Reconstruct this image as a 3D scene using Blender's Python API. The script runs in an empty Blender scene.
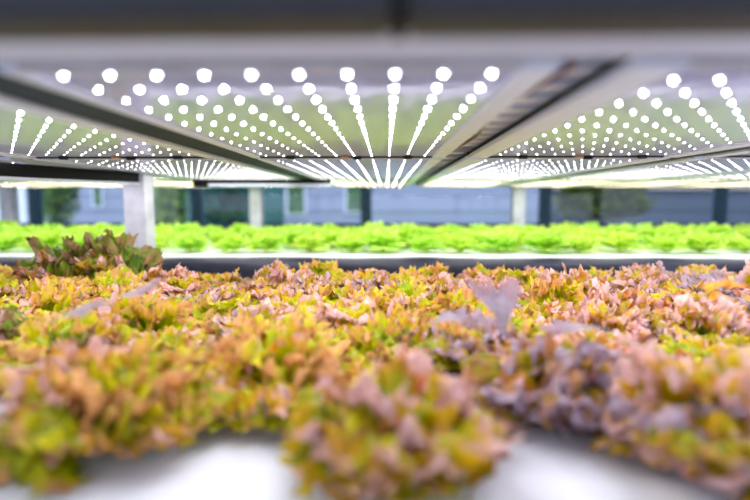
import bpy, bmesh, math, random
from mathutils import Vector, Matrix, noise
C = bpy.context.scene.collection
PI = math.pi
ZC = 1.30                      # camera height
H = 0.12                       # lamps above camera
ZL = ZC + H                    # underside of the lamps
ZB = ZC - 0.296                # top of the near white board
PITCH, YAW, F = math.radians(5.37), math.radians(1.26), 500.0

# ------------------------------------------------------------------ helpers
def tag(o, label=None, cat=None, group=None, kind=None):
    if label: o['label'] = label
    if cat: o['category'] = cat
    if group: o['group'] = group
    if kind: o['kind'] = kind
    return o
def thing(name, label, cat, loc=(0, 0, 0), group=None):
    o = bpy.data.objects.new(name, None); o.empty_display_size = 0.05
    C.objects.link(o); o.location = loc
    return tag(o, label, cat, group)
def obj(name, bm, m, parent=None, smooth=False):
    me = bpy.data.meshes.new(name); bm.to_mesh(me); bm.free()
    for mm in (m if isinstance(m, (list, tuple)) else [m]): me.materials.append(mm)
    if smooth:
        for p in me.polygons: p.use_smooth = True
    o = bpy.data.objects.new(name, me); C.objects.link(o)
    if parent:
        o.parent = parent
    return o
def struct(name, bm, m, parent=None):
    o = obj(name, bm, m, parent)
    if not parent: o['kind'] = 'structure'
    return o
def bx(bm, x0, x1, y0, y1, z0, z1, bev=0.0):
    vs = [bm.verts.new((x, y, z)) for z in (z0, z1) for y in (y0, y1) for x in (x0, x1)]
    fs = [bm.faces.new([vs[i] for i in q]) for q in
          ((0, 2, 3, 1), (4, 5, 7, 6), (0, 1, 5, 4), (2, 6, 7, 3), (0, 4, 6, 2), (1, 3, 7, 5))]
    if bev > 0:
        es = list({e for f in fs for e in f.edges})
        bmesh.ops.bevel(bm, geom=es, offset=bev, segments=2, affect='EDGES')
    return bm
def box(*a, bev=0.0):
    return bx(bmesh.new(), *a, bev=bev)
def tube(bm, pts, r, n=8):
    rings = []
    for i, p in enumerate(pts):
        d = (Vector(pts[min(i + 1, len(pts) - 1)]) - Vector(pts[max(i - 1, 0)])).normalized()
        a = d.orthogonal().normalized(); b = d.cross(a)
        rings.append([bm.verts.new(Vector(p) + r * (math.cos(2 * PI * k / n) * a + math.sin(2 * PI * k / n) * b)) for k in range(n)])
    for r0, r1 in zip(rings, rings[1:]):
        for k in range(n): bm.faces.new((r0[k], r0[(k + 1) % n], r1[(k + 1) % n], r1[k]))
    bm.faces.new(rings[0][::-1]); bm.faces.new(rings[-1])
    return bm
def wx(px, Y, h=0.0):
    """world x of the pixel column px at depth Y, height h from camera"""
    d = Y * math.cos(PITCH) - h * math.sin(PITCH)
    return (px - 375) / F * d - math.tan(YAW) * Y
def to_px(x, y, z):
    h = z - ZC
    f = y * math.cos(YAW) - x * math.sin(YAW); r = x * math.cos(YAW) + y * math.sin(YAW)
    d = f * math.cos(PITCH) - h * math.sin(PITCH); v = f * math.sin(PITCH) + h * math.cos(PITCH)
    return 375 + F * r / d, 250 - F * v / d

# ------------------------------------------------------------------ materials
def mat(name, col, rough=0.5, metal=0.0, var=0.0, scale=20.0, spec=0.5):
    m = bpy.data.materials.new(name); m.use_nodes = True
    nt = m.node_tree; b = nt.nodes['Principled BSDF']
    b.inputs['Base Color'].default_value = (*col, 1); b.inputs['Roughness'].default_value = rough
    b.inputs['Metallic'].default_value = metal; b.inputs['Specular IOR Level'].default_value = spec
    if var > 0:
        tc = nt.nodes.new('ShaderNodeTexCoord'); n = nt.nodes.new('ShaderNodeTexNoise')
        n.inputs['Scale'].default_value = scale; n.inputs['Detail'].default_value = 5
        r = nt.nodes.new('ShaderNodeValToRGB')
        r.color_ramp.elements[0].position = 0.3; r.color_ramp.elements[1].position = 0.7
        r.color_ramp.elements[0].color = (*[c * (1 - var) for c in col], 1)
        r.color_ramp.elements[1].color = (*[min(1, c * (1 + var)) for c in col], 1)
        nt.links.new(tc.outputs['Object'], n.inputs['Vector']); nt.links.new(n.outputs['Fac'], r.inputs['Fac'])
        nt.links.new(r.outputs['Color'], b.inputs['Base Color'])
    return m
def emit(name, col, s):
    m = bpy.data.materials.new(name); m.use_nodes = True
    nt = m.node_tree; nt.nodes.clear()
    e = nt.nodes.new('ShaderNodeEmission'); o = nt.nodes.new('ShaderNodeOutputMaterial')
    e.inputs['Color'].default_value = (*col, 1); e.inputs['Strength'].default_value = s
    nt.links.new(e.outputs[0], o.inputs[0]); return m
def leafmat(name, trans=0.4, rough=0.5, huevar=0.02, valvar=0.25, bump=0.0, sat=1.0, hue=0.5):
    m = bpy.data.materials.new(name); m.use_nodes = True
    nt = m.node_tree; b = nt.nodes['Principled BSDF']; out = nt.nodes['Material Output']
    at = nt.nodes.new('ShaderNodeAttribute'); at.attribute_name = 'Col'
    oi = nt.nodes.new('ShaderNodeObjectInfo')
    hs = nt.nodes.new('ShaderNodeHueSaturation'); hs.inputs['Saturation'].default_value = sat
    mr = nt.nodes.new('ShaderNodeMapRange'); mr.inputs[3].default_value = hue - huevar; mr.inputs[4].default_value = hue + huevar
    mv = nt.nodes.new('ShaderNodeMapRange'); mv.inputs[3].default_value = 1 - valvar; mv.inputs[4].default_value = 1 + valvar
    ns = nt.nodes.new('ShaderNodeTexNoise'); ns.inputs['Scale'].default_value = 60; ns.inputs['Detail'].default_value = 3
    tc = nt.nodes.new('ShaderNodeTexCoord')
    nt.links.new(tc.outputs['Object'], ns.inputs['Vector'])
    nt.links.new(oi.outputs['Random'], mr.inputs[0]); nt.links.new(ns.outputs['Fac'], mv.inputs[0])
    nt.links.new(mr.outputs[0], hs.inputs['Hue']); nt.links.new(mv.outputs[0], hs.inputs['Value'])
    nt.links.new(at.outputs['Color'], hs.inputs['Color'])
    b.inputs['Roughness'].default_value = rough
    b.inputs['Specular IOR Level'].default_value = 0.28
    if bump:
        n2 = nt.nodes.new('ShaderNodeTexNoise'); n2.inputs['Scale'].default_value = 130; n2.inputs['Detail'].default_value = 2
        bp = nt.nodes.new('ShaderNodeBump'); bp.inputs['Strength'].default_value = bump; bp.inputs['Distance'].default_value = 0.006
        nt.links.new(tc.outputs['Object'], n2.inputs['Vector']); nt.links.new(n2.outputs['Fac'], bp.inputs['Height'])
        nt.links.new(bp.outputs[0], b.inputs['Normal'])
    nt.links.new(hs.outputs['Color'], b.inputs['Base Color'])
    t = nt.nodes.new('ShaderNodeBsdfTranslucent'); nt.links.new(hs.outputs['Color'], t.inputs['Color'])
    mx = nt.nodes.new('ShaderNodeMixShader'); mx.inputs[0].default_value = trans
    nt.links.new(b.outputs[0], mx.inputs[1]); nt.links.new(t.outputs[0], mx.inputs[2])
    nt.links.new(mx.outputs[0], out.inputs['Surface']); return m
def glassmat(name, tint):
    m = bpy.data.materials.new(name); m.use_nodes = True
    nt = m.node_tree; nt.nodes.clear()
    o = nt.nodes.new('ShaderNodeOutputMaterial'); t = nt.nodes.new('ShaderNodeBsdfTransparent')
    t.inputs['Color'].default_value = (*tint, 1)
    g = nt.nodes.new('ShaderNodeBsdfGlossy'); g.inputs['Roughness'].default_value = 0.02
    f = nt.nodes.new('ShaderNodeFresnel'); f.inputs['IOR'].default_value = 1.5
    mx = nt.nodes.new('ShaderNodeMixShader')
    nt.links.new(f.outputs[0], mx.inputs[0]); nt.links.new(t.outputs[0], mx.inputs[1]); nt.links.new(g.outputs[0], mx.inputs[2])
    nt.links.new(mx.outputs[0], o.inputs[0]); return m
def mirrormat(name):
    m = bpy.data.materials.new(name); m.use_nodes = True
    nt = m.node_tree; b = nt.nodes['Principled BSDF']; out = nt.nodes['Material Output']
    b.inputs['Base Color'].default_value = (0.52, 0.57, 0.92, 1); b.inputs['Roughness'].default_value = 0.45
    g = nt.nodes.new('ShaderNodeBsdfGlossy'); g.inputs['Color'].default_value = (0.80, 0.73, 0.98, 1)
    g.inputs['Roughness'].default_value = 0.05
    n = nt.nodes.new('ShaderNodeTexNoise'); n.inputs['Scale'].default_value = 9; n.inputs['Detail'].default_value = 2
    bp = nt.nodes.new('ShaderNodeBump'); bp.inputs['Strength'].default_value = 0.05; bp.inputs['Distance'].default_value = 0.02
    nt.links.new(n.outputs['Fac'], bp.inputs['Height']); nt.links.new(bp.outputs[0], g.inputs['Normal'])
    mx = nt.nodes.new('ShaderNodeMixShader'); mx.inputs[0].default_value = 0.36
    nt.links.new(b.outputs[0], mx.inputs[1]); nt.links.new(g.outputs[0], mx.inputs[2])
    nt.links.new(mx.outputs[0], out.inputs['Surface']); return m
M = dict(
    floor=mat('floor_paint', (0.38, 0.39, 0.42), 0.35, var=0.1, scale=3),
    ceil=mat('ceiling_paint', (0.6, 0.6, 0.63), 0.8, var=0.05, scale=4),
    wall=mat('wall_paint', (0.55, 0.57, 0.62), 0.7, var=0.05, scale=4),
    frame=mat('window_frame_paint', (0.07, 0.17, 0.24), 0.45, var=0.1),
    sill=mat('sill_paint', (0.09, 0.13, 0.22), 0.5, var=0.1),
    glass=glassmat('window_glass', (0.86, 0.93, 0.97)),
    board=mat('white_foam', (0.87, 0.88, 0.95), 0.6, var=0.03, scale=40),
    liner=mat('black_liner', (0.035, 0.037, 0.06), 0.28, var=0.2, scale=15),
    steel=mat('galvanised_steel', (0.62, 0.61, 0.69), 0.45, 0.25, var=0.18, scale=14),
    white=mat('white_metal', (0.72, 0.77, 0.93), 0.4, var=0.03),
    cover=mat('cover_metal', (0.56, 0.59, 0.74), 0.5, var=0.04),
    dark=mat('dark_metal', (0.012, 0.014, 0.023), 0.5, var=0.15),
    side=mat('lamp_side_metal', (0.028, 0.046, 0.062), 0.75, var=0.1, spec=0.2),
    black=mat('black_plastic', (0.008, 0.008, 0.010), 0.6, spec=0.15),
    amber=mat('amber_plastic', (0.16, 0.08, 0.03), 0.4),
    red=mat('red_cable', (0.16, 0.012, 0.03), 0.4),
    mirror=mirrormat('reflector'),
    led=emit('led_cool', (0.93, 0.96, 1.0), 56.0),
    ledm=emit('led_neutral', (1.0, 0.95, 0.82), 34.0),
    ledw=emit('led_warm', (1.0, 0.84, 0.50), 42.0),
    leaf=leafmat('red_lettuce_leaf', 0.30, 0.36, 0.016, 0.45, 0.7, 1.04, 0.507),
    green=leafmat('green_lettuce_leaf', 0.45, 0.45, 0.015, 0.2),
    mauve=leafmat('mauve_leaf', 0.25, 0.5, 0.005, 0.3, 0.6),
    stem=mat('lettuce_stem', (0.55, 0.60, 0.25), 0.5, var=0.15),
    tree=leafmat('tree_leaf', 0.3, 0.6, 0.02, 0.3),
    bark=mat('bark', (0.10, 0.08, 0.06), 0.9, var=0.3),
    facade=mat('facade_render', (0.36, 0.40, 0.55), 0.8, var=0.04, scale=1),
    facade2=mat('facade_dark', (0.09, 0.115, 0.17), 0.8, var=0.06, scale=1),  # darker blue-grey colour of the right-hand building
    band=mat('facade_band', (0.50, 0.42, 0.33), 0.8),
    pane=mat('facade_pane', (0.07, 0.16, 0.07), 0.4, var=.5, scale=6),
    teal=mat('teal_wall', (0.03, 0.16, 0.17), 0.6, var=.4, scale=1.5),
    ground=mat('paving', (0.30, 0.31, 0.33), 0.9, var=0.15, scale=2),
)
for k in ('led', 'ledm', 'ledw'): M[k].cycles.emission_sampling = 'FRONT'

# ------------------------------------------------------------------ lettuce meshes
def lerp3(a, b, t): return tuple(x + (y - x) * t for x, y in zip(a, b))
def ramp(stops, t):
    for (t0, c0), (t1, c1) in zip(stops, stops[1:]):
        if t <= t1: return lerp3(c0, c1, max(0, min(1, (t - t0) / (t1 - t0))))
    return stops[-1][1]
def add_leaf(bm, lay, rng, L, phim, az, e0, curl, A, stops, origin=(0, 0, 0), ns=9, nj=30, teeth=9, serr=0.12, cup=0.0, twist=0.0, patch=0.35, frill=0.32, roll=0.0, warm=0.0):
    """a frilly fan-shaped leaf growing from origin towards azimuth az; elevation e0 bends down by curl"""
    p1, p2, p3 = (rng.uniform(0, 6.3) for _ in range(3))
    k1, k2, k3 = rng.uniform(3.5, 6), rng.uniform(11, 15), rng.uniform(28, 38)
    sd = rng.uniform(0, 100); ca, sa = math.cos(az), math.sin(az); o = Vector(origin)
    tint = rng.uniform(-0.09, 0.09) + warm
    rows = []
    for i in range(ns + 1):
        s = (i / ns) ** 0.85; row = []
        for j in range(nj + 1):
            q = 2 * j / nj - 1; ph = phim * q
            tri = abs(math.sin(((q * 0.5 + 0.5) * teeth + sd) * PI))
            R = L * (0.72 + 0.28 * math.cos(ph * 1.25)) * (1 + serr * (tri - 0.5) * s * s + 0.26 * noise.noise((sd, q * 2.6, 0)) + .10 * noise.noise((sd, q * 8, 3)))
            w = s ** 0.55 if s > 0 else 0
            x = s * R * math.sin(ph * (0.35 + 0.65 * w)); d = s * R * math.cos(ph * (0.35 + 0.65 * w))
            N2 = noise.noise((x * 42 + sd, d * 42, 1.0)); N3 = noise.noise((x * 95 + sd, d * 95, 2.0)); N4 = noise.noise((x * 70 - sd, d * 70, 4.0))
            edge = max(0.0, (s - .6) / .4) ** 1.3
            n = A * (.45 * s * s * math.sin(k1 * ph + p1) + 1.5 * s ** 1.5 * N2 + .8 * s * s * N3 + frill * edge * math.sin(k3 * ph + p3 + 3 * s + 3 * N4))
            n += cup * x * x / L
            x += A * 1.1 * edge * N4; d += A * 1.0 * edge * N3
            t = max(d, 0) / L
            e = e0 - curl * s * s - roll * max(0.0, s - .6) * 2.5
            # integrate the midrib approximately
            hor = ver = 0.0; m = 6
            for k in range(m):
                tk = s * (k + 0.5) / m; ek = e0 - curl * tk * tk - roll * max(0.0, tk - .6) * 2.5
                hor += math.cos(ek) * d / m; ver += math.sin(ek) * d / m
            n += twist * x * t
            rr = hor - n * math.sin(e); zz = ver + n * math.cos(e)
            v = bm.verts.new(o + Vector((ca * rr - sa * x, sa * rr + ca * x, zz)))
            c = max(0.0, min(1.0, s + tint + patch * 1.1 * noise.noise((x * 48 + sd, d * 48, 5.0)) + 0.03 * abs(q) + 0.035 * n / max(A, 1e-4)))
            col = ramp(stops, c)
            if abs(q) < 0.04 and s < 0.75: col = lerp3(col, (0.75, 0.68, 0.45), 0.4)
            v[lay] = (*col, 1.0); row.append(v)
        rows.append(row)
    for a, b in zip(rows, rows[1:]):
        for j in range(nj): bm.faces.new((a[j], a[j + 1], b[j + 1], b[j]))
G, OL, YE, AM, PK, MV, RD = (0.035, 0.085, 0.004), (0.26, 0.33, 0.008), (0.62, 0.56, 0.014), (0.76, 0.38, 0.03), (0.90, 0.57, 0.55), (0.60, 0.46, 0.56), (0.58, 0.14, 0.07)  # dark G puts the shade deep inside the heads into the leaf bases
STOPS = {   # colour from leaf base (0) to frilly margin (1)
    'amber':  [(0, G), (0.42, OL), (0.72, YE), (0.90, (0.80, 0.42, 0.02)), (0.96, AM), (1, PK)],
    'yellow': [(0, G), (0.42, OL), (0.72, (0.52, 0.58, 0.010)), (0.94, (0.78, 0.68, 0.03)), (1, (0.84, 0.46, 0.18))],
    'mauve':  [(0, G), (0.42, OL), (0.68, (0.58, 0.45, 0.02)), (0.84, (0.60, 0.28, 0.10)), (0.94, (0.58, 0.34, 0.36)), (1, MV)],
    'bronze': [(0, G), (0.45, OL), (0.72, (0.50, 0.37, 0.012)), (0.88, (0.58, 0.22, 0.03)), (0.96, RD), (1, PK)],
    'green':  [(0, G), (0.50, (0.08, 0.17, 0.006)), (0.84, (0.20, 0.28, 0.012)), (0.97, (0.28, 0.26, 0.03)), (1, (0.36, 0.20, 0.10))],
    'lav':    [(0, (0.22, 0.17, 0.17)), (0.4, (0.34, 0.27, 0.33)), (0.85, (0.42, 0.33, 0.42)), (1, (0.48, 0.30, 0.34))],
    'orange': [(0, (0.7, 0.55, 0.05)), (0.5, (0.88, 0.42, 0.02)), (1, (0.85, 0.30, 0.03))],
    'lime':   [(0, (0.60, 0.75, 0.15)), (0.3, (0.45, 0.70, 0.04)), (0.7, (0.54, 0.84, 0.05)), (1, (0.74, 0.95, 0.18))],
}
def foliage_bm(seed, kind, mixk, rad=0.105, n=(7, 7, 8, 6), hi=True, droop=0.0):
    rng = random.Random(seed); bm = bmesh.new(); lay = bm.verts.layers.float_color.new('Col')
    st = STOPS[kind]
    ns, nj = 13, 80
    a = rng.uniform(0, 6)
    for ring, cnt in enumerate(n):
        for i in range(cnt):
            az = a + ring * 0.37 + 2 * PI * i / cnt + rng.uniform(-.25, .25)
            s2 = STOPS[rng.choice(mixk)] if rng.random() < 0.35 else st
            if ring == 0:      # outer leaves, arching low over the board
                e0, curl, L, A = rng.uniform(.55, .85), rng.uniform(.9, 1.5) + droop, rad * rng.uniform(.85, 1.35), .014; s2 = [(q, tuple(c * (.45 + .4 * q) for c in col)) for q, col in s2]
            elif ring == 1:
                e0, curl, L, A = rng.uniform(.8, 1.15), rng.uniform(1.2, 2.4), rad * rng.uniform(.95, 1.2), .017
            elif ring == 3:    # small upright leaves closing the middle
                e0, curl, L, A = rng.uniform(1.2, 1.57), rng.uniform(.5, 2.2), rad * rng.uniform(.75, 1.0), .017
            else:              # heart leaves, upright and very frilly
                e0, curl, L, A = rng.uniform(.9, 1.45), rng.uniform(1.0, 3.0), rad * rng.uniform(.6, .98), .019
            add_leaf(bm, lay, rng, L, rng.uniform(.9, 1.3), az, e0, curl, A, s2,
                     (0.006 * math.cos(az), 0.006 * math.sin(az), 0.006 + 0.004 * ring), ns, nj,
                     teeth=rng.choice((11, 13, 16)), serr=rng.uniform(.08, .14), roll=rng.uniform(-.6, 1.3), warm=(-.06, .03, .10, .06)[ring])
    return bm
def green_bm(seed):
    rng = random.Random(seed); bm = bmesh.new(); lay = bm.verts.layers.float_color.new('Col')
    for ring, cnt in enumerate((7, 7, 5)):
        for i in range(cnt):
            az = ring * .5 + 2 * PI * i / cnt + rng.uniform(-.3, .3)
            e0 = (0.6, 1.0, 1.35)[ring] + rng.uniform(-.15, .15)
            add_leaf(bm, lay, rng, rng.uniform(.085, .12), rng.uniform(.5, .75), az, e0, rng.uniform(.5, 1.0), .006, STOPS['lime'],
                     (0, 0, .006), 7, 18, teeth=4, serr=.08, patch=.6, frill=.5)
    return bm
def stem_bm():
    bm = bmesh.new(); tube(bm, [(0, 0, -0.002), (0, 0, 0.008), (0, 0, 0.022), (0, 0, 0.03)], 0.011, 10); return bm

KINDS = [('amber', ('yellow', 'bronze')), ('yellow', ('amber', 'yellow')), ('mauve', ('amber', 'bronze')), ('bronze', ('amber', 'mauve')),
         ('amber', ('bronze', 'mauve')), ('yellow', ('amber', 'green')), ('mauve', ('mauve', 'yellow')), ('green', ('green', 'bronze'))]
protos = {}
def foliage_mesh(i):
    if i not in protos:
        k, mx = KINDS[i]
        bm = foliage_bm(100 + i * 7, k, mx)
        me = bpy.data.meshes.new('lettuce_foliage'); bm.to_mesh(me); bm.free()
        me.materials.append(M['leaf'])
        for p in me.polygons: p.use_smooth = True
        protos[i] = me
    return protos[i]
LOOK = {0: 'amber-edged frilly', 1: 'yellow-tinged frilly', 2: 'mauve-tipped frilly', 3: 'bronze-red frilly', 4: 'orange-tinted frilly',
        5: 'bright yellow and olive frilly', 6: 'pinkish-mauve frilly', 7: 'dark green red-edged frilly'}

# ------------------------------------------------------------------ room
struct('floor', box(-7, 7, -3, 5.6, -0.05, 0), M['floor'])
struct('ceiling', box(-7, 7, -3, 5.6, 3.2, 3.3), M['ceil'])
YW = 5.5
mull = [27 - 2 * 172, 27 - 172, 27, 194, 366, 545, 718, 718 + 172, 718 + 2 * 172]
mx_ = [wx(p, YW) for p in mull]
zs0, zs1 = ZC - 0.275, ZC + 1.2
struct('wall_back', bx(box(-7, 7, YW, YW + .12, 0, zs0 - .06), -7, 7, YW, YW + .12, zs1, 3.2), M['wall'])
struct('wall_left', box(-7.1, -7, -3, 5.62, 0, 3.2), M['wall'])
struct('wall_right', box(7, 7.1, -3, 5.62, 0, 3.2), M['wall'])
struct('trim_1', box(-7, 7, YW - .05, YW + .12, zs0 - .06, zs0, bev=.006), M['sill'])
struct('trim_2', box(-7, mx_[0], YW, YW + .12, zs0, zs1), M['wall'])
struct('trim_3', box(mx_[-1], 7, YW, YW + .12, zs0, zs1), M['wall'])
for i in range(len(mx_) - 1):
    w = thing('window_%d' % (i + 1), None, None, (0, 0, 0)); w['kind'] = 'structure'
    a, b = mx_[i], mx_[i + 1]; bm = bmesh.new()
    for q in ((a, a + .06, zs0, zs1), (b - .06, b, zs0, zs1), (a + .06, b - .06, zs0, zs0 + .05), (a + .06, b - .06, zs1 - .06, zs1)):
        bx(bm, q[0], q[1], YW + .01, YW + .09, q[2], q[3], bev=.004)
    obj('window_frame', bm, M['frame'], w)
    obj('pane', box(a + .05, b - .05, YW + .04, YW + .05, zs0 + .04, zs1 - .05), M['glass'], w)

# ------------------------------------------------------------------ outside
struct('ground', box(-16, 16, 5.65, 16, -.1, -.02), M['ground'])
def facade(name, label, px0, px1, Y, mats, wins=(), bands=(), top=4.5):
    t = thing(name, label, 'building', (0, 0, 0))
    a, b = wx(px0, Y), wx(px1, Y)
    bm = box(a, b, Y, Y + .4, -.02, top)
    for k in range(14):
        bx(bm, a - .01, b + .01, Y - .02, Y + .01, .25 + k * .30, .28 + k * .30)
    obj('wall', bm, mats, t)
    for p0, p1, z0, z1 in wins:
        f = obj('window', box(wx(p0, Y) - .05, wx(p1, Y) + .05, Y - .04, Y - .005, z0 - .05, z1 + .05), M['white'], t)
        obj('pane', box(wx(p0, Y), wx(p1, Y), Y - .05, Y - .041, z0, z1), M['pane'], f)
    for z0, z1 in bands:
        obj('band', box(a, b, Y - .06, Y - .021, z0, z1), M['band'], t)
    return t
facade('pale_building', 'pale blue-grey outbuilding seen through the leftmost window bay', 20, 152, 10, M['facade'], wins=((92, 99, 1.25, 1.9),))
facade('pale_building', 'pale lavender outbuilding with small dark windows, outside beyond the centre of the bed', 284, 542, 10, M['facade'], wins=((288, 304, 1.10, 1.75), (347, 361, 1.14, 1.75)))
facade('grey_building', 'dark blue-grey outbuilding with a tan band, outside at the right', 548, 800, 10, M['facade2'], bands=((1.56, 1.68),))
facade('grey_building', 'dark teal outbuilding with shade in its colour outside, left of the lavender one', 156, 283, 10.5, M['teal'])  # shade is painted in through the dark teal wall colour
def tree(label, px, Y, zc, rx, rz, seed, c0, c1, nleaf=1500, trunk=True):
    rng = random.Random(seed); x = wx(px, Y)
    t = thing('tree', label, 'tree', (x, Y, 0))
    bm = bmesh.new(); lay = bm.verts.layers.float_color.new('Col')
    for _ in range(nleaf):
        while True:
            p = Vector((rng.uniform(-1, 1), rng.uniform(-1, 1), rng.uniform(-1, 1)))
            if p.length < 1: break
        p = p * (0.6 + 0.4 * noise.noise(p * 2.3 + Vector((seed, 0, 0))) + .25)
        c = Vector((p.x * rx, p.y * min(rx, .35), zc + p.z * rz))
        R = Matrix.Rotation(rng.uniform(0, 6.3), 3, 'Z') @ Matrix.Rotation(rng.uniform(-1.3, 1.3), 3, 'X')
        L, W = rng.uniform(.06, .11), rng.uniform(.03, .05); col = (*lerp3(c0, c1, rng.random()), 1)
        vs = [bm.verts.new(c + R @ Vector(q)) for q in ((0, 0, 0), (W, L * .5, .01), (0, L, 0), (-W, L * .5, .01))]
        for v in vs: v[lay] = col
        bm.faces.new(vs)
    obj('crown', bm, M['tree'], t)
    if trunk:
        obj('trunk', tube(bmesh.new(), [(0, 0, -.02), (.02, 0, zc * .5), (-.02, .02, zc)], .03, 8), M['bark'], t)
DG, MG, LG = (.08, .17, .04), (.18, .38, .05), (.36, .56, .09)
tree('leafy green tree outside, behind the left end of the far bed', 52, 8.2, 1.55, .42, .75, 3, DG, LG)
tree('bushy green shrub outside, just right of the weathered front post', 168, 8.4, 1.3, .28, 1.0, 4, MG, LG, 1800)
tree('dark teal-green shrub outside, left of the second rear post', 228, 8.6, 1.2, .55, .8, 5, (.01, .08, .07), (.03, .20, .13), 1400)  # hedge in shade: the shading is put into these dark leaf colours
tree('spreading dark green tree outside, behind the right half of the far bed', 600, 8.2, 1.38, .86, .40, 6, (.06, .08, .02), (.20, .30, .03), 3000)

# ------------------------------------------------------------------ near rack: trough, board, upper shelf
XL, XR = -1.75, 1.75
rack = thing('grow_rack', 'near steel grow rack holding the red lettuce and the closest lamps', 'rack', (0, 0, 0))
tr = obj('trough', box(XL, XR, .18, 1.80, ZB - .10, ZB - .035), M['white'], rack)
bm = bmesh.new()
for q in ((XL - .03, XR + .03, .15, .18), (XL - .03, XR + .03, 1.80, 1.83), (XL - .03, XL, .18, 1.8), (XR, XR + .03, .18, 1.8)):
    bx(bm, *q, ZB - .10, ZB - .004, bev=.004)
obj('rim', bm, M['liner'], tr)
for x in (XL - .11, XR + .03):
    for y in (.15, 1.75):
        obj('post', box(x, x + .08, y, y + .08, 0, 2.1, bev=.005), M['steel'], rack)
for y in (.19, 1.72):
    obj('beam', box(XL - .03, XR + .03, y, y + .05, ZB - .16, ZB - .10, bev=.004), M['steel'], rack)
obj('upper_tray', box(XL, XR, .36, 1.93, ZL + .045, ZL + .19, bev=.004), M['dark'], rack)
for y in [.46 + .075 * k for k in range(11)] + [1.40 + .16 * k for k in range(4)]:
    obj('rail', box(XL, XR, y, y + .034, ZL + .018, ZL + .045), M['white'], rack)
# front edge of the upper shelf: two dark lengths meeting over the middle
for a, b in ((XL, .003), (.013, XR)):
    obj('shelf_edge', box(a, b, .305, .352, ZL - .010, ZL + .19, bev=.004), M['dark'], rack)
obj('splice', box(.003, .013, .318, .352, ZL - .01, ZL + .19), M['black'], rack)
obj('front_cover', box(XL, XR, .352, .432, ZL, ZL + .006), M['cover'], rack)
tag(obj('growing_board', box(XL, XR, .18, 1.80, ZB - .035, ZB, bev=.004), M['board']),
    'white foam growing board under the red lettuce in the foreground', 'board')

# ------------------------------------------------------------------ far rack
ZB2 = ZC - 0.235
Y2, Y2b = 2.10, 3.70
XL2, XR2 = -3.05, 3.05
rack2 = thing('grow_rack', 'far steel grow rack with the bright green lettuce, black liner and steel posts', 'rack', (0, 0, 0))
tr2 = obj('trough', box(XL2, XR2, Y2, Y2b, ZB2 - .10, ZB2 - .03), M['white'], rack2)
bm = bmesh.new(); prev = None          # black film folded over the front rim, slightly wavy
N = 240
for i in range(N + 1):
    x = XL2 + (XR2 - XL2) * i / N
    w = .012 * noise.noise((x * 3.1, 0, 0)) + .006 * noise.noise((x * 9, 2, 0))
    prof = [(Y2 + .03, ZB2 + .001), (Y2 + .005, ZB2 + .006 + w * .35), (Y2 - .02, ZB2 + .002 + w * .4), (Y2 - .03 + w, ZB2 - .02), (Y2 - .028 - w, ZB2 - .05 + w), (Y2 - .022, ZB2 - .12)]
    row = [bm.verts.new((x, y, z)) for y, z in prof]
    if prev:
        for k in range(len(prof) - 1): bm.faces.new((prev[k], row[k], row[k + 1], prev[k + 1]))
    prev = row
obj('liner', bm, M['liner'], tr2, smooth=True)
px_front = -0.994
for x, y, w in ((px_front, 2.0, .084), (1.99, 2.0, .084)):
    obj('post', box(x - w / 2, x + w / 2, y - w / 2, y + w / 2, 0, ZL - .0035, bev=.003), M['steel'], rack2)
YP = 3.87
for p in (3, 256, 517, 775):
    x = wx(p, YP); obj('post', box(x - .046, x + .046, YP - .046, YP + .046, 0, 2.1, bev=.006), M['steel'], rack2)
for y in (Y2 + .02, Y2b - .07):
    obj('beam', box(XL2, XR2, y, y + .05, ZB2 - .16, ZB2 - .10, bev=.004), M['steel'], rack2)
obj('beam', box(XL2, XR2, YP - .10, YP - .046, ZB2 - .16, ZB2 - .10, bev=.004), M['steel'], rack2)
obj('beam', box(XL2, XR2, 2.045, 2.09, ZB2 - .19, ZB2 - .125, bev=.004), M['steel'], rack2)
obj('upper_tray', box(XL2, XR2, 2.06, 3.74, ZL + .045, ZL + .19, bev=.004), M['dark'], rack2)
for y in [2.10 + .2 * k for k in range(9)]:
    obj('rail', box(XL2, XR2, y, y + .03, ZL + .018, ZL + .045), M['cover'], rack2)
tag(obj('growing_board', box(XL2, XR2, Y2 + .03, Y2b, ZB2 - .03, ZB2, bev=.004), M['board']),
    'white foam growing board under the green lettuce on the far rack', 'board')

# ------------------------------------------------------------------ grow lamps
def led_mesh(name, r, m):
    bm = bmesh.new(); n = 8
    ring0 = [bm.verts.new((r * math.cos(2 * PI * k / n), r * math.sin(2 * PI * k / n), 0)) for k in range(n)]
    ring1 = [bm.verts.new((.7 * r * math.cos(2 * PI * k / n), .7 * r * math.sin(2 * PI * k / n), -.5 * r)) for k in range(n)]
    for k in range(n): bm.faces.new((ring0[k], ring1[k], ring1[(k + 1) % n], ring0[(k + 1) % n]))
    bm.faces.new(ring1[::-1])
    bmesh.ops.recalc_face_normals(bm, faces=bm.faces)
    me = bpy.data.meshes.new(name); bm.to_mesh(me); bm.free(); me.materials.append(m); return me
LR = 0.0016
LEDS = [led_mesh('led', LR, M[k]) for k in ('led', 'ledm', 'ledw')]
POW = (3.5, 2.6, 2.4)
DX, DY, PITCHX, X0 = .0453, .058, .593, -.105
PW = .532
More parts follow.
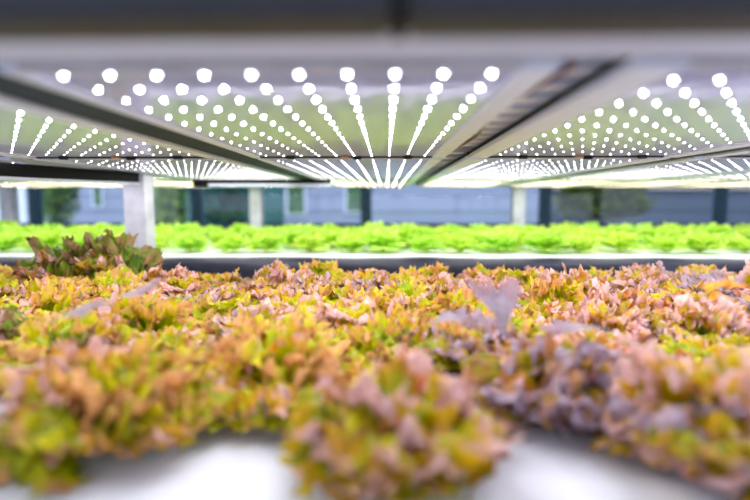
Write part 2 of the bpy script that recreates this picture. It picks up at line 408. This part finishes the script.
def lamp(k, ya, rows, label, group, individual=True, tone=0, front=.035, back=.03):
    cx = X0 + PITCHX * k
    yb = ya + DY * (rows - 1); y0, y1 = ya - front, yb + back
    t = thing('grow_lamp', label, 'lamp', (cx, (y0 + y1) / 2, ZL), group)
    hy = (y1 - y0) / 2; hx = PW / 2
    hl, hr = ({0: .243, 1: .274}.get(k, hx), {0: .257, -1: .262}.get(k, hx)) if tone < 2 else (hx, hx)
    obj('housing', box(-hl + .004, hr - .004, -hy + .004, hy - .004, .006, .018, bev=.003), M['side'], t)
    for q in ((-hl, -.225, -hy, hy), (.225, hr, -hy, hy)):
        obj('flange', box(*q, -.003, .006, bev=.0012), M['white'], t)
    obj('reflector', box(-.225, .225, -hy + .012, hy - .012, .001, .006), M['mirror'], t)
    for q in ((-hy, -hy + .012), (hy - .012, hy)):
        obj('end_strip', box(-.225, .225, *q, -.003, .006, bev=.0012), M['steel' if q[0] < 0 else 'dark'], t)
    li = bpy.data.lights.new('lamp_light', 'AREA'); li.shape = 'RECTANGLE'; li.size = .42; li.size_y = 2 * hy - .05
    li.energy = POW[tone] * 2 * hy; li.color = ((.95, .97, 1), (1, .98, .95), (.97, .98, 1))[tone]
    lo = bpy.data.objects.new('lamp_light', li); C.objects.link(lo); lo.parent = t; lo.location = (0, 0, -.0045)
    me = LEDS[tone]
    pts = [(-4.5 * DX + DX * c, -hy + front + DY * r) for r in range(rows) for c in range(10)]
    cut = 100 if individual else 0
    cam = Vector((0, 0, ZC))
    vis = sorted(pts, key=lambda p: (0 if -20 < to_px(cx + p[0], t.location.y + p[1], ZL)[0] < 770 else 1, p[1]))
    for p in vis[:cut]:
        o = bpy.data.objects.new('led', me); C.objects.link(o); o.parent = t; o.location = (p[0], p[1], .001)
    rest = vis[cut:]
    if rest:
        bm = bmesh.new()
        for p in rest:
            b0 = len(bm.verts); bm.from_mesh(me); bm.verts.ensure_lookup_table()
            for v in bm.verts[b0:]: v.co += Vector((p[0], p[1], .001))
        tag(obj('led_array', bm, me.materials[0], t), kind='stuff')
    if individual and rows <= 15:
        for x, y, mm in ((-.14, hy - .03, 'black'), (.03, hy - .016, 'black'), (.0, hy - .034, 'amber'), (.16, hy - .030, 'black')):
            obj('clip', box(x - .011, x + .011, y - .004, y + .004, -.008, .001, bev=.001), M[mm], t)
    return t
near = {-1: 'near LED grow lamp at the left, beyond the wide dark gap',
        0: 'nearest central LED grow lamp with ten columns of glowing dots',
        1: 'near LED grow lamp at the right of the striped open slot',
        2: 'near LED grow lamp cut off by the right edge of the photo'}
NEAR_OFF = {-1: .020, 0: 0, 1: .030, 2: .030}     # the outer lamps' dots start a little further back
for k, lb in near.items(): lamp(k, .485 + NEAR_OFF[k], 14 if NEAR_OFF[k] else 15, lb, 'LED lamps over the near bed', front=.035 + NEAR_OFF[k], back=.03 + (DY - NEAR_OFF[k] if NEAR_OFF[k] else 0))
midl = {-3: 'middle-row LED grow lamp, leftmost, far beyond the weathered post', -2: 'middle-row LED grow lamp just left of the weathered post top',
        -1: 'middle-row LED grow lamp just right of the weathered post top', 0: 'middle-row LED grow lamp continuing straight behind the nearest central one',
        1: 'middle-row LED grow lamp behind the near right-hand lamp', 2: 'middle-row LED grow lamp, second from the right edge', 3: 'middle-row LED grow lamp at the far right edge'}
for k, lb in midl.items(): lamp(k, 1.395, 22, lb, 'LED lamps in the middle row', True, 1)
ordn = ['first', 'second', 'third', 'fourth', 'fifth', 'sixth', 'seventh', 'eighth', 'ninth', 'tenth', 'eleventh', 'twelfth', 'thirteenth', 'fourteenth', 'fifteenth',
        'sixteenth', 'seventeenth', 'eighteenth', 'nineteenth', 'twentieth', 'twenty-first', 'twenty-second', 'twenty-third', 'twenty-fourth', 'twenty-fifth', 'twenty-sixth', 'twenty-seventh', 'twenty-eighth', 'twenty-ninth', 'thirtieth', 'thirty-first', 'thirty-second', 'thirty-third', 'thirty-fourth']
for i, k in enumerate(range(-4, 5)):
    lamp(k, 2.735, 18, 'warm white LED grow lamp in the rearmost row, %s from the left' % ordn[i], 'warm LED lamps in the rearmost row', False, 2)
for k, lb in ((-1, 'dark strip closing the gap at the left of the nearest central lamp'), (-2, 'dark gap strip left of the weathered post'), (1, 'dark gap strip between the two right-hand lamps')):
    xx = X0 + PITCHX * (k + .5) if k != -1 else -.392
    hw = .042 if k == -1 else .029
    tag(obj('gap_strip', box(xx - hw, xx + hw, *((.47, 2.66) if k != -2 else (2.06, 2.66)), ZL + .001, ZL + .017, bev=.002), M['side']), lb, 'strip')
# red cables lying across the rails in the open slots
for i, (x, lb) in enumerate(((X0 + PITCHX * .5, 'thin red cable above the open slot right of the central lamp'),)):
    bm = bmesh.new()
    tube(bm, [(x - .01, .50, ZL + .013), (x - .02, .60, ZL + .012), (x - .03, .72, ZL + .012), (x - .025, .86, ZL + .012), (x - .012, 1.0, ZL + .012), (x - .02, 1.2, ZL + .012)], .0035)
    tag(obj('cable', bm, M['red']), lb, 'cable')
# dark cable duct with a white lower edge by the second rear post
d = thing('cable_duct', 'dark cable duct with white lower edge beside the second rear post', 'duct', (0, 0, 0))
a, b = wx(197, 2.5), wx(331, 2.5)
obj('channel', box(a, b, 2.48, 2.53, ZC + .094, ZC + .1165, bev=.003), M['black'], d)
obj('lower_edge', box(a + .06, b, 2.476, 2.53, ZC + .083, ZC + .094, bev=.002), M['white'], d)
obj('end_cap', box(a - .02, a + .058, 2.474, 2.53, ZC + .082, ZC + .1167, bev=.004), M['black'], d)
d = thing('cable_duct', 'black cable duct running back to the weathered front post at left', 'duct', (0, 0, 0))
def slant(x0, y0, x1, y1, z0, z1, w, rise):
    bm = bmesh.new(); ring = []
    for x, y, dz in ((x0, y0, 0), (x1, y1, rise)):
        ring.append([bm.verts.new(q) for q in ((x - w, y, z0 + dz), (x + w, y, z0 + dz), (x + w, y, z1 + dz * .2), (x - w, y, z1 + dz * .2))])
    for k in range(4): bm.faces.new((ring[0][k], ring[0][(k + 1) % 4], ring[1][(k + 1) % 4], ring[1][k]))
    bm.faces.new(ring[0][::-1]); bm.faces.new(ring[1]); bmesh.ops.recalc_face_normals(bm, faces=bm.faces); return bm
obj('channel', slant(-1.13, 1.38, -.99, 1.955, ZC + .076, ZL - .004, .022, .006), M['black'], d)
obj('lower_edge', slant(-1.13, 1.38, -.99, 1.955, ZC + .066, ZC + .076, .026, .006), M['white'], d)

# ------------------------------------------------------------------ red lettuce on the near board
rng = random.Random(11)
heads = []      # (x, y, kind index, scale, rotation, label or None)
front = [   # (pixel column, depth, kind, scale, label)
    (112, .60, 5, 1.10, 'large olive and orange frilly lettuce overhanging the white board in the left foreground'),
    (398, .535, 0, 1.03, 'large pink-topped lettuce at bottom centre, nearest the camera'),
    (697, .565, 4, 1.12, 'large orange-pink frilly lettuce in the right foreground'),
    (268, .70, 1, 1.10, 'olive and yellow lettuce between the left and central foreground heads'),
    (557, .69, 2, 1.06, 'mauve-leaved lettuce between the central and right foreground heads'),
    (-25, .86, 7, 1.0, 'dark lettuce cut off by the left edge, behind the foreground heads'),
]
for p, Y, k, s, lb in front:
    heads.append((wx(p, Y, -.2), Y, k, s, rng.uniform(0, 6.3), lb))
rows = []
Y = .83; r = 0
while Y < 1.72:
    half = 1.02 * Y * .80 + .1; sp = .176
    row = []; n = int(2 * half / sp) + 1; off = (r % 2) * .5 * sp
    for i in range(-n // 2, n // 2 + 2):
        x = i * sp + off - .02 * Y + rng.uniform(-.018, .018); y = Y + rng.uniform(-.02, .02)
        px, py = to_px(x, y, ZB + .08)
        if -45 < px < 795 and abs(x) < XR - .1: row.append((px, x, y))
    row.sort(); rows.append(row); Y += .128; r += 1
for ri, row in enumerate(rows):
    for ci, (px, x, y) in enumerate(row):
        # colour drifts across the bed: yellow-green towards the left, mauve and orange towards the right
        t = px / 750 + rng.uniform(-.3, .3)
        if t < .12: k = rng.choice((7, 0, 3))
        elif t < .42: k = rng.choice((1, 5, 0, 5))
        elif t < .62: k = rng.choice((0, 2, 4, 1))
        else: k = rng.choice((2, 3, 4, 6, 0))
        s = rng.uniform(.80, 1.06)
        lb = None
        if ri == len(rows) - 1 and 25 < px < 140: continue
        lb = '%s lettuce, %s row behind the foreground heads, %s from the left' % (LOOK[k], ordn[ri], ordn[ci])
        heads.append((x, y, k, s, rng.uniform(0, 6.3), lb))
for p, sc_, lb in ((60, 1.5, 'taller dark green lettuce at the far left of the near board, left of its twin'), (112, 1.6, 'taller dark green lettuce beside the weathered front post')):
    heads.append((wx(p, 1.63, -.2), 1.63, 7, sc_, rng.uniform(0, 6.3), lb))
placed = []
for i, (x, y, k, s, rz, lb) in enumerate(heads):
    if i < len(front):
        t = thing('red_lettuce', lb, 'lettuce', (x, y, ZB), 'red lettuces on the near board')
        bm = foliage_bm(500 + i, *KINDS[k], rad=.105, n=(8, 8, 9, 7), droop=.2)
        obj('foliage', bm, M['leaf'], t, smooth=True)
        obj('stem', stem_bm(), M['stem'], t, smooth=True)
        t.rotation_euler = (0, 0, rz); t.scale = (s, s, s)
    else:
        t = bpy.data.objects.new('red_lettuce', foliage_mesh(k)); C.objects.link(t)
        tag(t, lb, 'lettuce', 'red lettuces on the near board')
        t.location = (x, y, ZB); t.rotation_euler = (rng.uniform(-.2, .2), rng.uniform(-.2, .2), rz); t.scale = (s, s, s * rng.uniform(.82, 1.14) * (.95 if y > 1.4 and s < 1.2 else 1))
    if lb.startswith('taller'): t.scale = (1.3, 1.3, s * 1.25)
    placed.append(t)
bpy.context.view_layer.update()
def odd_leaf(px, Y, h, az, e0, L, phim, kind, label, seed, curl=.6, A=.006):
    """one conspicuous leaf, child of the nearest head"""
    x = wx(px, Y, h); r2 = random.Random(seed)
    t = min(placed, key=lambda o: (o.location.x - x) ** 2 + (o.location.y - Y) ** 2)
    bm = bmesh.new(); lay = bm.verts.layers.float_color.new('Col')
    add_leaf(bm, lay, r2, L, phim, az, e0, curl, A, STOPS[kind], (0, 0, 0), 10, 34, teeth=9, serr=.14)
    o = obj('leaf', bm, M['mauve'], None, smooth=True)
    o.parent = t; o.matrix_parent_inverse = t.matrix_world.inverted(); o.location = (x, Y, ZC + h)
    o['label'] = label
odd_leaf(92, .72, -.150, .15, .35, .095, .5, 'lav', 'greyish-mauve leaf standing up out of the crop', 1, .1, .006)
odd_leaf(20, .58, -.150, .3, .35, .085, .35, 'lav', 'narrow curled mauve leaf', 2, .2, .006)
odd_leaf(505, .68, -.185, 1.7, 1.1, .085, .5, 'lav', 'upright greyish-mauve leaf', 3, .2, .007)
odd_leaf(615, .64, -.165, 2.9, .1, .085, .45, 'lav', 'pale mauve leaf lying over the crop', 4, .4, .007)
odd_leaf(700, .83, -.155, -1.5, .9, .065, .6, 'orange', 'bright orange leaf', 5, 1.2, .004)
odd_leaf(425, .66, -.165, .4, .3, .07, .5, 'lav', 'pale mauve leaf behind the nearest head', 6, .3, .007)

# ------------------------------------------------------------------ green lettuce on the far board
gm = []
for i in range(5):
    bm = green_bm(40 + i); me = bpy.data.meshes.new('green_foliage'); bm.to_mesh(me); bm.free(); me.materials.append(M['green'])
    for p in me.polygons: p.use_smooth = True
    gm.append(me)
Y = Y2 + .27; r = 0
while Y < Y2b - .08:
    sp = .185; cols = []
    for i in range(-18, 19):
        x = i * sp + (r % 2) * sp / 2 + rng.uniform(-.02, .02); y = Y + rng.uniform(-.025, .025)
        px, _ = to_px(x, y, ZB2 + .05)
        if -22 < px < 772 and abs(x) < XR2 - .1 : cols.append((px, x, y))
    cols.sort()
    for ci, (px, x, y) in enumerate(cols):
        o = bpy.data.objects.new('green_lettuce', rng.choice(gm)); C.objects.link(o)
        o.location = (x, y, ZB2); o.rotation_euler = (0, 0, rng.uniform(0, 6.3)); s = rng.uniform(.80, 1.18); o.scale = (s, s, s * .86)
        tag(o, 'bright green lettuce on the far board, %s row from its front, %s from the left' % (ordn[r], ordn[ci]), 'lettuce', 'green lettuces on the far board')
    Y += .215; r += 1

# ------------------------------------------------------------------ light, world, camera
w = bpy.data.worlds.new('world'); bpy.context.scene.world = w; w.use_nodes = True
bg = w.node_tree.nodes['Background']; bg.inputs['Color'].default_value = (.76, .82, 1.0, 1); bg.inputs['Strength'].default_value = 1.35
sun = bpy.data.lights.new('sun', 'SUN'); sun.energy = 2.2; sun.angle = .3; sun.color = (1, .97, .9)
so = bpy.data.objects.new('sun', sun); C.objects.link(so); so.rotation_euler = (math.radians(38), math.radians(-15), 0); so.location = (0, 4, 8)
cam = bpy.data.cameras.new('camera'); co = bpy.data.objects.new('camera', cam); C.objects.link(co)
cam.lens = 24; cam.sensor_width = 36; cam.clip_start = .02
co.location = (0, 0, ZC); co.rotation_euler = (PI / 2 - PITCH, 0, YAW)
cam.dof.use_dof = True; cam.dof.focus_distance = 1.22; cam.dof.aperture_fstop = 1.15
sc = bpy.context.scene; sc.camera = co
sc.view_settings.view_transform = 'Standard'; sc.view_settings.look = 'None'
sc.view_settings.exposure = 0.3; sc.view_settings.gamma = 1.0
sc.cycles.use_denoising = True
sc.cycles.max_bounces = 8; sc.cycles.transparent_max_bounces = 8
sc.cycles.sample_clamp_indirect = 6.0
